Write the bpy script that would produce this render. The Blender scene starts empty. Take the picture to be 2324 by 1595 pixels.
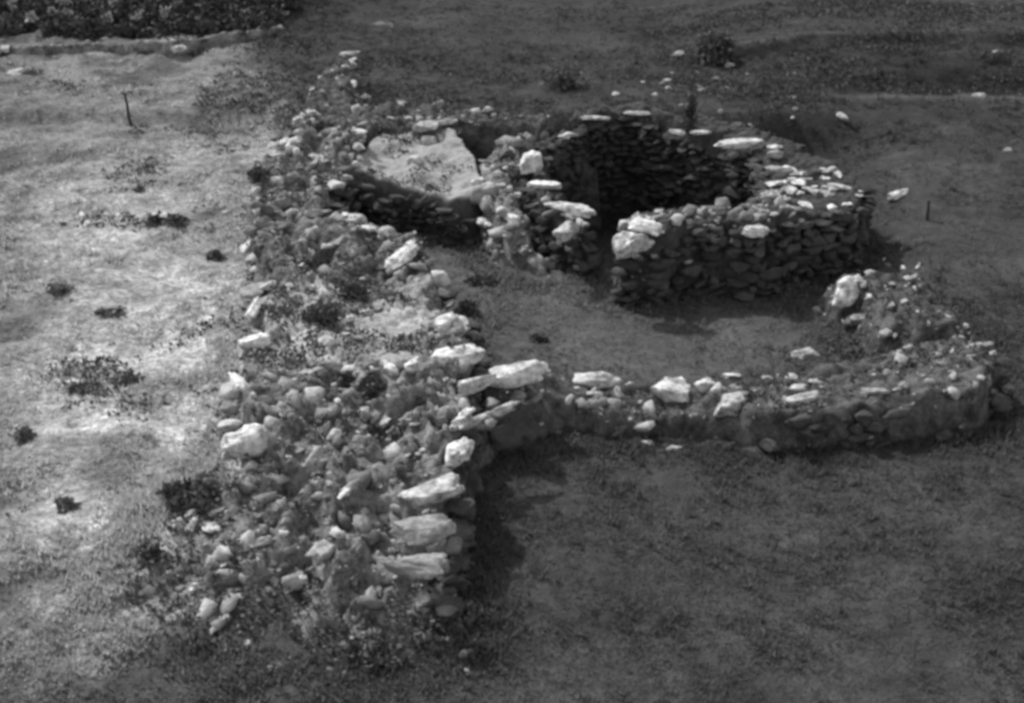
import bpy, bmesh, math, random
import numpy as np
random.seed(7)
RNG = np.random.default_rng(11)
R = math.radians
scene = bpy.context.scene
COL = scene.collection

# ------------------------------------------------------------------ camera
CAM_H, PITCH, F, CX, CY = 8.0, R(25.0), 3191.0, 1161.5, 797.5      # measured on a 2323 x 1595 print
cam_d = bpy.data.cameras.new('camera'); cam = bpy.data.objects.new('camera', cam_d); COL.objects.link(cam)
cam.location = (0, 0, CAM_H); cam.rotation_euler = (R(90) - PITCH, 0, 0)
cam_d.sensor_width = 36; cam_d.lens = 36 * F / 2323.0; cam_d.clip_end = 2000; cam_d.clip_start = .1
scene.camera = cam
CP, SP = math.cos(PITCH), math.sin(PITCH)

def ray(u, v):
    a = (u - CX) / F; b = -(v - CY) / F
    return np.array([a, CP + b * SP, -SP + b * CP])
def hitz(u, v, z):
    d = ray(u, v); t = (z - CAM_H) / d[2]
    return np.array([0, 0, CAM_H]) + d * t
def wpoly(pts): return np.array([hitz(*p)[:2] for p in pts]), np.array([p[2] for p in pts])

# ------------------------------------------------------------------ noise
def _h(ix, iy, iz, s):
    n = (ix * 73856093) ^ (iy * 19349663) ^ (iz * 83492791) ^ (s * 2654435761 & 0x7fffffff)
    n = (n ^ (n >> 13)) * 1274126177 & 0x7fffffff
    n = (n ^ (n >> 16)) * 668265263 & 0x7fffffff
    return ((n ^ (n >> 15)) & 0xffff) / 65535.0
def vnoise(x, y, z, s=0):
    x, y, z = np.broadcast_arrays(np.asarray(x, float), np.asarray(y, float), np.asarray(z, float))
    ix, iy, iz = (np.floor(q).astype(np.int64) for q in (x, y, z))
    fx, fy, fz = x - ix, y - iy, z - iz
    fx, fy, fz = (q * q * (3 - 2 * q) for q in (fx, fy, fz))
    r = 0
    for dx in (0, 1):
        for dy in (0, 1):
            for dz in (0, 1):
                r = r + _h(ix + dx, iy + dy, iz + dz, s) * (fx if dx else 1 - fx) * (fy if dy else 1 - fy) * (fz if dz else 1 - fz)
    return r * 2 - 1
def fbm(x, y, sc, oct=4, s=0, z=0., gain=.5):
    r, a, t = 0, 1., 0
    for k in range(oct):
        r = r + a * vnoise(np.asarray(x) * sc, np.asarray(y) * sc, z * sc, s + k * 17); t += a; a *= gain; sc *= 2.03
    return r / t
def worley(x, y, sc, s=0):
    x = np.asarray(x, float) * sc; y = np.asarray(y, float) * sc
    ix, iy = np.floor(x).astype(np.int64), np.floor(y).astype(np.int64)
    f1 = np.full(x.shape, 9.); f2 = np.full(x.shape, 9.); cid = np.zeros(x.shape)
    for dx in (-1, 0, 1):
        for dy in (-1, 0, 1):
            cx, cy = ix + dx, iy + dy
            d = np.hypot(cx + .1 + .8 * _h(cx, cy, 3, s) - x, cy + .1 + .8 * _h(cx, cy, 7, s) - y)
            m = d < f1
            f2 = np.where(m, f1, np.minimum(f2, d)); cid = np.where(m, _h(cx, cy, 11, s), cid); f1 = np.where(m, d, f1)
    return f1, f2, cid
def sst(a, b, x):
    t = np.clip((np.asarray(x, float) - a) / (b - a), 0, 1); return t * t * (3 - 2 * t)

# ------------------------------------------------------------------ polygons
def sdf(P, x, y):
    """signed distance, positive inside"""
    x = np.asarray(x, float); y = np.asarray(y, float)
    d = np.full(x.shape, 1e9); ins = np.zeros(x.shape, bool); n = len(P)
    for i in range(n):
        ax, ay = P[i]; bx, by = P[(i + 1) % n]
        ex, ey = bx - ax, by - ay; L = ex * ex + ey * ey + 1e-12
        t = np.clip(((x - ax) * ex + (y - ay) * ey) / L, 0, 1)
        d = np.minimum(d, np.hypot(x - ax - t * ex, y - ay - t * ey))
        c = (ay > y) != (by > y)
        ins ^= c & (x < (bx - ax) * (y - ay) / (by - ay + 1e-12) + ax)
    return np.where(ins, d, -d)
def idw(P, Z, x, y):
    x = np.asarray(x, float); y = np.asarray(y, float); num = 0; den = 0
    for (px, py), z in zip(P, Z):
        w = 1 / ((x - px) ** 2 + (y - py) ** 2 + .05) ** 1.5; num = num + w * z; den = den + w
    return num / den

# ------------------------------------------------------------------ ground height
hut_out = [(1190, 350, 1.15), (1250, 285, 1.15), (1340, 242, 1.12), (1450, 232, 1.1), (1580, 258, 1.1), (1710, 288, 1.1), (1810, 322, 1.1), (1905, 375, 1.05), (1968, 430, 1.0), (1955, 468, .98),
           (1890, 488, 1.0), (1790, 510, 1.0), (1720, 530, 1.02), (1600, 516, 1.05), (1500, 534, 1.08), (1400, 530, 1.08), (1340, 505, .9), (1270, 520, .62), (1222, 470, .8), (1190, 400, 1.0)]
hut_in = [(1228, 345, 1.12), (1285, 300, 1.15), (1330, 270, 1.15), (1440, 258, 1.12), (1550, 286, 1.12), (1650, 316, 1.12), (1722, 345, 1.1), (1738, 400, 1.0), (1722, 455, .95), (1690, 474, 1.0), (1600, 472, 1.05),
          (1480, 468, 1.05), (1400, 472, 1.05), (1330, 474, .92), (1258, 440, .88), (1228, 392, 1.0)]
hut_door = [(1345, 550, 1.05), (1398, 555, 1.05), (1402, 450, 1.05), (1340, 450, 1.05)]
_hutin = wpoly(hut_in)[0]
_line = np.array([hitz(u, v, .9)[:2] for u, v in [(640, 1750), (650, 1600), (640, 1340), (680, 1150), (720, 950), (735, 800), (745, 650), (690, 520), (660, 430), (690, 330), (690, 250), (560, 160), (560, 110)]])
_o = np.argsort(_line[:, 1]); _ly, _lx = _line[_o, 1], _line[_o, 0]
def left_of(x, y, w=.6, wob=0.): return sst(-w, w, np.interp(y, _ly, _lx) - x + wob)
def ground(x, y):
    x = np.asarray(x, float); y = np.asarray(y, float)
    lf = left_of(x, y)
    zl = .62 + .011 * (y - 10) - .36 * sst(11.6, 9.0, y + .12 * x)
    zb_l = sst(24.7, 25.7, y)
    zb_r = sst(17.5, 27, y) * .95
    k = sst(5.2, 7.0, x)
    zr = zb_l * (1 - k) + zb_r * k
    tr = sst(4.4, 7.0, x + .4 * fbm(x, y, .5, 2, 5))
    wy = y + .6 * fbm(x, y, .45, 4, 9)
    zr = zr + tr * (.36 * sst(27.3, 27.9, wy))
    tr2 = sst(3.0, 5.0, x)
    zr = zr + tr2 * .16 * sst(29.6, 29.85, wy) + .03 * np.clip(y - 28, 0, 30)
    zr = zr + .2 * sst(1.3, -.6, x) * sst(17.5, 15.5, y)
    z = zr + (np.maximum(zl, zr) - zr) * lf
    z = z - .8 * sst(-.05, .15, sdf(_hutin, x, y))
    # slope behind the far field wall, on the left
    z = z + sst(32.0, 38, y + .18 * (x + 12)) * sst(-2, -7, x) * 2.2
    z = z + 4. * sst(40, 90, y)
    # soft field relief
    z = z + (.012 + .05 * lf) * fbm(x, y, 3.4, 3, 37)
    amp = .03 + .10 * lf + .05 * zb_l
    z = z + amp * (fbm(x, y, .45, 4, 21) + .55 * fbm(x, y * .7, 1.9, 3, 33))
    return z + .012 * fbm(x, y, 7., 2, 41)

# ------------------------------------------------------------------ mesh helper
def mesh_from(name, V, Fc, smooth=True, attrs=None):
    me = bpy.data.meshes.new(name); V = np.asarray(V, np.float32); Fc = np.asarray(Fc, np.int32); k = Fc.shape[1]
    me.vertices.add(len(V)); me.vertices.foreach_set('co', V.ravel())
    me.loops.add(Fc.size); me.loops.foreach_set('vertex_index', Fc.ravel())
    me.polygons.add(len(Fc)); me.polygons.foreach_set('loop_start', np.arange(0, Fc.size, k, dtype=np.int32))
    me.update(calc_edges=True); me.validate()
    if smooth: me.polygons.foreach_set('use_smooth', np.ones(len(me.polygons), bool))
    for an, av in (attrs or {}).items():
        a = me.attributes.new(an, 'FLOAT', 'POINT'); a.data.foreach_set('value', np.asarray(av, np.float32))
    return me
def obj(name, me, mat=None, parent=None, loc=None):
    o = bpy.data.objects.new(name, me); COL.objects.link(o)
    if mat is not None and me is not None and not me.materials: me.materials.append(mat)
    if parent: o.parent = parent
    if loc is not None: o.location = loc
    return o
def tag(o, label=None, cat=None, group=None, kind=None):
    for k, v in (('label', label), ('category', cat), ('group', group), ('kind', kind)):
        if v: o[k] = v
    return o

# ------------------------------------------------------------------ materials
def nt(name, rough=.95):
    m = bpy.data.materials.new(name); m.use_nodes = True; t = m.node_tree
    b = t.nodes['Principled BSDF']; b.inputs['Roughness'].default_value = rough; b.inputs['Specular IOR Level'].default_value = .15
    return m, t, b
def N(t, typ, **kw):
    n = t.nodes.new(typ)
    for k, v in kw.items():
        if hasattr(n, k) and not k[0].isupper(): setattr(n, k, v)
    return n
def noise(t, co, scale, detail=5, rough=.6, off=None):
    n = t.nodes.new('ShaderNodeTexNoise'); n.inputs['Scale'].default_value = scale; n.inputs['Detail'].default_value = detail; n.inputs['Roughness'].default_value = rough
    t.links.new(co, n.inputs['Vector']); return n.outputs['Fac']
def mrange(t, x, a, b, c, d, clamp=True):
    n = t.nodes.new('ShaderNodeMapRange'); n.clamp = clamp
    for i, v in zip(('From Min', 'From Max', 'To Min', 'To Max'), (a, b, c, d)): n.inputs[i].default_value = v
    t.links.new(x, n.inputs['Value']); return n.outputs['Result']
def math2(t, op, a, b):
    n = t.nodes.new('ShaderNodeMath'); n.operation = op
    for i, q in enumerate((a, b)):
        if isinstance(q, (int, float)): n.inputs[i].default_value = q
        else: t.links.new(q, n.inputs[i])
    return n.outputs[0]
def grey(t, x):
    n = t.nodes.new('ShaderNodeCombineColor')
    for i in range(3): t.links.new(x, n.inputs[i])
    return n.outputs[0]
def bump(t, b, h, strength, dist):
    n = t.nodes.new('ShaderNodeBump'); n.inputs['Strength'].default_value = strength; n.inputs['Distance'].default_value = dist
    t.links.new(h, n.inputs['Height']); t.links.new(n.outputs[0], b.inputs['Normal'])

def stone_mat(name, alb, per='object', var=.3, low=.55):
    m, t, b = nt(name)
    tc = t.nodes.new('ShaderNodeNewGeometry'); pos = tc.outputs['Position']
    if per == 'object': rnd = t.nodes.new('ShaderNodeObjectInfo').outputs['Random']
    else: rnd = tc.outputs['Random Per Island']
    n1 = noise(t, pos, 7.5, 6, .7); n2 = noise(t, pos, 26, 4, .7)
    blot = mrange(t, n1, .36, .6, low, 1.08)
    fine = mrange(t, n2, .3, .7, .8, 1.15)
    rv = mrange(t, rnd, 0, 1, 1 - var, 1 + var)
    x = math2(t, 'MULTIPLY', math2(t, 'MULTIPLY', math2(t, 'MULTIPLY', blot, fine), rv), alb)
    t.links.new(grey(t, math2(t, 'MINIMUM', x, .82)), b.inputs['Base Color'])
    h = math2(t, 'ADD', n1, math2(t, 'MULTIPLY', n2, .5)); bump(t, b, h, .7, .05)
    return m
M_PALE = stone_mat('pale_limestone', .62, low=.3, var=.22)
M_MID = stone_mat('grey_limestone', .38, low=.55, var=.25)
M_DARK = stone_mat('weathered_limestone', .23, low=.5, var=.3)
M_BLK = stone_mat('shade_toned_stone', .075, low=.6, var=.1)  # limestone darkened in colour to paint the shaded boulder fronts
M_RUB = stone_mat('rubble_limestone', .31, per='island', var=.62, low=.55)
M_FACE = stone_mat('shade_toned_facing_stone', .065, per='island', var=.3, low=.6)  # wall-face limestone with the deep shade of the faces put into its colour
M_RUBP = stone_mat('pale_rubble_limestone', .36, per='island', var=.55, low=.55)

def earth_mat(name, a, b_, s1=3., s2=22., bs=.8):
    m, t, b = nt(name)
    pos = t.nodes.new('ShaderNodeNewGeometry').outputs['Position']
    n1 = noise(t, pos, s1, 6, .65); n2 = noise(t, pos, s2, 4, .7)
    x = math2(t, 'MULTIPLY', mrange(t, n1, .35, .65, a, b_), mrange(t, n2, .3, .7, .6, 1.35))
    t.links.new(grey(t, x), b.inputs['Base Color'])
    bump(t, b, math2(t, 'ADD', n1, math2(t, 'MULTIPLY', n2, .6)), bs, .07)
    return m
M_CORE = earth_mat('wall_rubble_earth', .035, .30, 3.6, 24, 1.)
def _dry_on_core():
    # dry grass growing on the wall top, from the attribute 'dry'
    t = M_CORE.node_tree; b = t.nodes['Principled BSDF']; old = b.inputs['Base Color'].links[0].from_node.inputs[0].links[0].from_socket
    at = t.nodes.new('ShaderNodeAttribute'); at.attribute_name = 'dry'; n = noise(t, t.nodes['Geometry'].outputs['Position'], 12, 4, .7)
    t.links.new(grey(t, math2(t, 'ADD', old, math2(t, 'MULTIPLY', at.outputs['Fac'], mrange(t, n, .3, .7, .5, 1.4)))), b.inputs['Base Color'])
_dry_on_core()
M_TURF = earth_mat('turf_and_earth', .03, .14, 5, 24, 1.)
M_SAND = earth_mat('pale_sandy_fill', .30, .46, 2.5, 18, .5)
M_WEED = earth_mat('dark_weed_leaf', .04, .15, 9, 40, .1)
M_WEEDL = earth_mat('dry_weed_leaf', .07, .24, 9, 40, .1)
M_SHRUB = earth_mat('shrub_leaf', .03, .125, 4, 25, .1)
M_PALELEAF = earth_mat('pale_shrub_leaf', .2, .45, 6, 30, .1)
M_WOOD = earth_mat('weathered_post_wood', .035, .06, 10, 40, .4)

def sand_slope_shade():
    # pale sand on the flat top; shade of the steep drop painted in by slope
    m, t, b = nt('sand_with_shaded_drop'); g = t.nodes.new('ShaderNodeNewGeometry'); pos = g.outputs['Position']
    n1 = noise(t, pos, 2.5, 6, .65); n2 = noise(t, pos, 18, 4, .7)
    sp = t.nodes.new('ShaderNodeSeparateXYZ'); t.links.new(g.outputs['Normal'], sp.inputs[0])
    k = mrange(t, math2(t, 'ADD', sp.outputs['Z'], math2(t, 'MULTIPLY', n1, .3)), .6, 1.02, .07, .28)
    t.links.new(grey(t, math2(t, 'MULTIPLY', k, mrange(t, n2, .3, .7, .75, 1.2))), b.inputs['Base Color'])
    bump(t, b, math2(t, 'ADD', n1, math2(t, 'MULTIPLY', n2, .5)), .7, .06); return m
M_SAND = sand_slope_shade()
M_SOIL = earth_mat('shade_toned_soil', .025, .085, 5, 24, 1.)  # earth core of the hut, colour darkened to stand in for shade

def ground_mat():
    m, t, b = nt('grass_and_soil')
    pos = t.nodes.new('ShaderNodeNewGeometry').outputs['Position']
    at = t.nodes.new('ShaderNodeAttribute'); at.attribute_name = 'tone'
    n0 = noise(t, pos, .8, 5, .6); n1 = noise(t, pos, 4.5, 6, .7); n2 = noise(t, pos, 24, 4, .75)
    n3 = noise(t, pos, 11, 5, .75)
    amp = math2(t, 'MULTIPLY', math2(t, 'SUBTRACT', n3, .5), math2(t, 'MINIMUM', math2(t, 'MULTIPLY', at.outputs['Fac'], 12.), 3.4))
    x = math2(t, 'MULTIPLY', at.outputs['Fac'], math2(t, 'MAXIMUM', math2(t, 'ADD', amp, 1.), .3))
    x = math2(t, 'MULTIPLY', x, mrange(t, n0, .32, .68, .7, 1.3))
    x = math2(t, 'MULTIPLY', x, mrange(t, n1, .3, .7, .62, 1.4))
    x = math2(t, 'MULTIPLY', x, mrange(t, n2, .3, .7, .76, 1.24))
    t.links.new(grey(t, x), b.inputs['Base Color'])
    bump(t, b, math2(t, 'ADD', n1, math2(t, 'MULTIPLY', n2, .45)), 1., .13)
    return m
M_GROUND = ground_mat()
def grass_mat():
    m, t, b = nt('grass_blade')
    at = t.nodes.new('ShaderNodeAttribute'); at.attribute_name = 'tone'
    g = t.nodes.new('ShaderNodeNewGeometry')
    x = math2(t, 'MULTIPLY', at.outputs['Fac'], mrange(t, g.outputs['Random Per Island'], 0, 1, 1.1, 2.3)); x = math2(t, 'MINIMUM', x, .42)
    t.links.new(grey(t, x), b.inputs['Base Color'])
    tl = t.nodes.new('ShaderNodeBsdfTranslucent'); t.links.new(grey(t, x), tl.inputs[0]); mx = t.nodes.new('ShaderNodeMixShader'); mx.inputs[0].default_value = .5
    t.links.new(b.outputs[0], mx.inputs[1]); t.links.new(tl.outputs[0], mx.inputs[2]); t.links.new(mx.outputs[0], t.nodes['Material Output'].inputs[0]); return m
M_GRASS = grass_mat()

# ------------------------------------------------------------------ ground tone (dry or green grass cover, with terrace shade painted in)
def tone(x, y):
    wob = 1.1 * fbm(x, y, .35, 3, 51)
    dry = left_of(x, y, .7, wob * .5)
    front = sst(9.3, 10.5, y - .45 * (x + 4.4) + .5 * fbm(x, y, .8, 3, 55))
    back = 1 - .45 * sst(22, 27, y + wob)
    xr, yr = x * .85 + y * .52, y * .85 - x * .52; patch = .84 + .5 * fbm(xr * .45, yr * 2.0, 1., 4, 64) + .6 * fbm(x, y, .45, 4, 61) + .75 * fbm(x * .8, y, 2.4, 3, 63)
    back = back * (1 - .3 * sst(17, 24, y)) * (1 - .35 * sst(-.30, -.36, x / (y * .906 + 3.3)))
    d = dry * front * back * np.clip(patch, .25, 1.08)
    green = .060 + .018 * fbm(x, y, .7, 3, 71) + .016 * sst(18, 26, y) * fbm(x * .3, y * 1.6, 1., 3, 75) + .035 * sst(15.2, 17, y) * sst(24, 21, y) * sst(-2.5, -.5, x) * sst(5, 4, x)
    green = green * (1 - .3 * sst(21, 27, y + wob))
    green = green + .02 * sst(11.5, 9, y) * sst(1, -2, x)
    wy = y + .6 * fbm(x, y, .45, 4, 9); bx = sst(4.4, 7., x); green = green + bx * (.05 * np.exp(-((wy - 27.0) / .22) ** 2) - .028 * np.exp(-((wy - 28.1) / .7) ** 2)) + sst(2, 5, x) * (.03 * np.exp(-((y + .2 * fbm(x, y, .4, 3, 19) - 30.1) / .1) ** 2) - .02 * np.exp(-((y - 29.4) / .35) ** 2))  # pale dry-grass strips; the dark bands paint shade on the terrace risers
    return np.clip(green * (1 - d) + .47 * d, .022, .62)

# ------------------------------------------------------------------ ground sheet
def axis(lo, hi, step, far):
    core = np.arange(lo, hi + step, step); a = []; s = step; p = core[-1]
    while p < far: s *= 1.35; p += s; a.append(p)
    b = []; s = step; p = core[0]
    while p > -far: s *= 1.35; p -= s; b.append(p)
    return np.concatenate([b[::-1], core, a])
gx = axis(-19, 19, .08, 500)
gy = np.concatenate([[-500, -200, -80, -30, -10, 0, 4, 6], np.arange(7, 20, .06), np.arange(20, 46, .09), 46 + np.cumsum(.1 * 1.35 ** np.arange(1, 25))])
XX, YY = np.meshgrid(gx, gy); nx, ny = len(gx), len(gy)
GZ = ground(XX, YY)
def gridfaces(nx, ny):
    i = np.arange(nx - 1)[None, :] + nx * np.arange(ny - 1)[:, None]; i = i.ravel()
    return np.stack([i, i + 1, i + 1 + nx, i + nx], 1)
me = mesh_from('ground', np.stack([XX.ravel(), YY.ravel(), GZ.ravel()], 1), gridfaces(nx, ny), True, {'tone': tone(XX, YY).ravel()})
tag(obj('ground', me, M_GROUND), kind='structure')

# ------------------------------------------------------------------ stone shapes
def ico(n):
    bm = bmesh.new(); bmesh.ops.create_icosphere(bm, subdivisions=n, radius=1)
    V = np.array([v.co[:] for v in bm.verts]); Fc = np.array([[v.index for v in f.verts] for f in bm.faces]); bm.free(); return V, Fc
ICO = {n: ico(n) for n in (2, 3, 4, 5)}
def stone_verts(level, seed, box=.5, rough=.07, cuts=15, dmin=.36, dmax=.8):
    r = np.random.default_rng(seed); V = ICO[level][0].copy()
    # toward a block, then cut by planes
    q = np.sign(V) * np.abs(V) ** (1 - .7 * box); V = q / np.max(np.abs(q), axis=1, keepdims=True) * (.55 * box) + V * (1 - .4 * box)
    for _ in range(cuts):
        n = r.normal(size=3); n /= np.linalg.norm(n); d = r.uniform(dmin, dmax)
        s = V @ n - d; V = V - np.outer(np.clip(s, 0, None) * .97, n)
    o = r.uniform(0, 90, 3)
    nn = vnoise(V[:, 0] * 1.7 + o[0], V[:, 1] * 1.7 + o[1], V[:, 2] * 1.7 + o[2], seed) * 1.6 + vnoise(V[:, 0] * 4 + o[0], V[:, 1] * 4 + o[1], V[:, 2] * 4, seed + 1)
    if level > 3: nn = nn + .7 * vnoise(V[:, 0] * 9 + o[0], V[:, 1] * 9, V[:, 2] * 9, seed + 2) + .5 * vnoise(V[:, 0] * 3 + o[1], V[:, 1] * 3, V[:, 2] * 8, seed + 3)
    V = V * (1 + rough * nn)[:, None]
    V -= (V.max(0) + V.min(0)) / 2; V /= np.abs(V).max(0)
    return V
def hull_stone(seed, n):
    r = np.random.default_rng(seed); p = r.uniform(-1, 1, (n, 3)); p /= (np.abs(p) ** 5).sum(1)[:, None] ** (1 / 5); p *= r.uniform(.8, 1, (n, 1))
    bm = bmesh.new()
    for q in p: bm.verts.new(q)
    h = bmesh.ops.convex_hull(bm, input=list(bm.verts)); bmesh.ops.delete(bm, geom=[e for e in h['geom_interior'] if isinstance(e, bmesh.types.BMVert)], context='VERTS')
    bmesh.ops.triangulate(bm, faces=list(bm.faces)); bm.verts.index_update()
    V = np.array([v.co[:] for v in bm.verts]); Fc = np.array([[v.index for v in f.verts] for f in bm.faces]); bm.free()
    V -= (V.max(0) + V.min(0)) / 2; V /= np.abs(V).max(0); return V, Fc
SMALL = [hull_stone(100 + k, 11 + k % 12) for k in range(48)]
MEDV = [(stone_verts(3, 200 + k, r_, .10, 9, .45, .9), ICO[3][1]) for k, r_ in enumerate(RNG.uniform(.5, 1., 20))]
def eul(rx, ry, rz):
    cx, sx, cy, sy, cz, sz = math.cos(rx), math.sin(rx), math.cos(ry), math.sin(ry), math.cos(rz), math.sin(rz)
    return np.array([[cz, -sz, 0], [sz, cz, 0], [0, 0, 1]]) @ np.array([[cy, 0, sy], [0, 1, 0], [-sy, 0, cy]]) @ np.array([[1, 0, 0], [0, cx, -sx], [0, sx, cx]])
class Pile:
    def __init__(s, level=2): s.v = []; s.f = []; s.n = 0; s.lv = level
    def add(s, p, size, rot):
        lib = SMALL if s.lv == 2 else MEDV
        L, Fc = lib[random.randrange(len(lib))]; V = L * np.asarray(size) @ eul(*rot).T + np.asarray(p)
        s.v.append(V); s.f.append(Fc + s.n); s.n += len(V)
    def build(s, name, mat, parent):
        if not s.v: return
        return obj(name, mesh_from(name, np.concatenate(s.v), np.concatenate(s.f), False), mat, parent)

# ------------------------------------------------------------------ walls
WALLS = []
class Wall:
    def __init__(s, pts, holes=(), batter=.16, namp=.09, cob=.07, seed=1, base=-.25, edge=.10, rel=0., fade=False):
        s.P, s.Z = wpoly(pts); s.H = [wpoly(h)[0] for h in holes]; s.bat, s.namp, s.cob, s.seed, s.base = batter, namp, cob, seed, base; s.edge = edge; s.rel = rel; s.fade = fade
        WALLS.append(s)
    def sd(s, x, y):
        d = sdf(s.P, x, y)
        for h in s.H: d = np.minimum(d, -sdf(h, x, y))
        return d
    def height(s, x, y):
        x = np.asarray(x, float); y = np.asarray(y, float)
        d = s.sd(x, y) + s.edge * fbm(x, y, 1.9, 4, s.seed)
        g = ground(x, y) + s.base
        f1, f2, c = worley(x, y, 5.2, s.seed)
        top = idw(s.P, s.Z, x, y) + s.namp * fbm(x, y, 1.3, 4, s.seed + 3) + s.cob * ((c - .5) * 1.1 - np.clip(1 - (f2 - f1) * 4, 0, 1) * .7)
        if s.rel: top = top + (1 - (3.6 * s.dry(x, y) if hasattr(s, 'dry') else 0)) * s.rel * (.55 - np.abs(fbm(x, y, 1.5, 4, s.seed + 31, gain=.6)) * 2.6)
        if s.fade:
            f = np.maximum(sst(-.05, 1.1, d), sst(11.0, 12.4, y)); g0 = g - s.base; top = g0 + (top - g0) * f - .05 * (1 - f)
        return np.where(d > -.02, g + np.maximum(top - g, 0) * sst(0, s.bat, d), g - .3)
    def build(s, parent, mat=None, res=.035, name='core'):
        lo, hi = s.P.min(0) - .4, s.P.max(0) + .4
        X, Y = np.meshgrid(np.arange(lo[0], hi[0], res), np.arange(lo[1], hi[1], res)); ny, nx = X.shape
        Z = s.height(X, Y); keep = s.sd(X, Y) + s.edge * fbm(X, Y, 1.9, 4, s.seed) > -.09
        Fc = gridfaces(nx, ny); Fc = Fc[keep.ravel()[Fc].all(1)]
        used = np.unique(Fc); mp = np.full(nx * ny, -1); mp[used] = np.arange(len(used))
        V = np.stack([X.ravel(), Y.ravel(), Z.ravel()], 1)[used]
        dry = s.dry(V[:, 0], V[:, 1]) if hasattr(s, 'dry') else np.zeros(len(V))
        return obj(name, mesh_from(name, V, mp[Fc], True, {'dry': dry}), mat or M_CORE, parent)
def surf(x, y):
    z = ground(x, y)
    for w in WALLS: z = np.maximum(z, w.height(x, y))
    return z
_T = np.linspace(8, 46, 1500)
def hit(u, v):
    d = ray(u, v); t = _T / d[1] * 1.0
    x, y, z = d[0] * t, d[1] * t, CAM_H + d[2] * t
    s = z - surf(x, y); i = np.argmax(s < 0)
    return np.array([x[i], y[i], z[i]]) if (s < 0).any() else hitz(u, v, 0)

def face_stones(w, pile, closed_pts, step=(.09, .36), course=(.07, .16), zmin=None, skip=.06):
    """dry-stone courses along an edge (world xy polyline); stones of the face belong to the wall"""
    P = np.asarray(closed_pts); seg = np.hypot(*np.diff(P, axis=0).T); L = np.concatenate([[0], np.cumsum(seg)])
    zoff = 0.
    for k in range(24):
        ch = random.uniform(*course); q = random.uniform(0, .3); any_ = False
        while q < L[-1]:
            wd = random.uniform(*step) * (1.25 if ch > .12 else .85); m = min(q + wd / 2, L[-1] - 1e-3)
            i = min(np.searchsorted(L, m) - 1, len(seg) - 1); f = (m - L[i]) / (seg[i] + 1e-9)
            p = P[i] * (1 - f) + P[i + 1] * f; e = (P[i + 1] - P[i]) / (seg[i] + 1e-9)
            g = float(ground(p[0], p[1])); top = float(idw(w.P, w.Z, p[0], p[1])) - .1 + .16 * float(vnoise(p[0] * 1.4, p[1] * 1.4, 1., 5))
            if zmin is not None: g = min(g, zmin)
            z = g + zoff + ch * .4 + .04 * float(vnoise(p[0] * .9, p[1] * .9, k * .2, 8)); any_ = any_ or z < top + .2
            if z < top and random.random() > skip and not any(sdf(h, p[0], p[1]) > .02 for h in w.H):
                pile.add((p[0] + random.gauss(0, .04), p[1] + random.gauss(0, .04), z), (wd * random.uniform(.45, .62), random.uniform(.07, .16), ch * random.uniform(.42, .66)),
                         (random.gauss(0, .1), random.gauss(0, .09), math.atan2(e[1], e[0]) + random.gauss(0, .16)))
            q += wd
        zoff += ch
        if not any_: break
def edge_stones(w, pile, pts, size=(.07, .17), gap=.16):
    """single stones bedded along the rim of a wall top"""
    P = np.array([hitz(*p)[:2] for p in pts]); seg = np.hypot(*np.diff(P, axis=0).T); L = np.concatenate([[0], np.cumsum(seg)]); q = 0.
    while q < L[-1]:
        a = random.uniform(*size); m = min(q + a, L[-1] - 1e-3); i = min(np.searchsorted(L, m) - 1, len(seg) - 1); f = (m - L[i]) / seg[i]
        p = P[i] * (1 - f) + P[i + 1] * f + RNG.normal(0, .06, 2); e = (P[i + 1] - P[i]) / seg[i]
        z = float(idw(w.P, w.Z, p[0], p[1]))
        pile.add((p[0], p[1], z - .07 + random.gauss(0, .03)), (a * random.uniform(.8, 1.2), a * random.uniform(.6, 1.), a * random.uniform(.4, .75)), (random.gauss(0, .2), random.gauss(0, .2), math.atan2(e[1], e[0]) + random.choice((0, 1.57)) + random.gauss(0, .4)))
        q += a * 2 + random.uniform(0, gap * 2)

def scatter_top(w, pile, density, size, flat=.5, poly=None, only=None, lim=(.0, 9)):
    P = poly if poly is not None else w.P
    lo, hi = P.min(0), P.max(0); n = int((hi - lo).prod() * density)
    X = RNG.uniform(lo[0], hi[0], n); Y = RNG.uniform(lo[1], hi[1], n)
    d = sdf(P, X, Y) if poly is not None else w.sd(X, Y)
    ok = (d > lim[0]) & (d < lim[1]) & (fbm(X, Y, .9, 2, w.seed + 9) > RNG.uniform(-.75, .35, n))
    if only is not None: ok &= only(X, Y)
    X, Y = X[ok], Y[ok]; Z = w.height(X, Y)
    for x, y, z in zip(X, Y, Z):
        a = min(size[0] * (1 - random.random()) ** -.62, size[1])
        sz = (a * random.uniform(.8, 1.4), a * random.uniform(.6, 1), a * random.uniform(.45, .95) * flat * 1.4)
        pile.add((x, y, z - sz[2] * .3), sz, (random.gauss(0, .5), random.gauss(0, .5), random.uniform(0, 6.28)))

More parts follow.
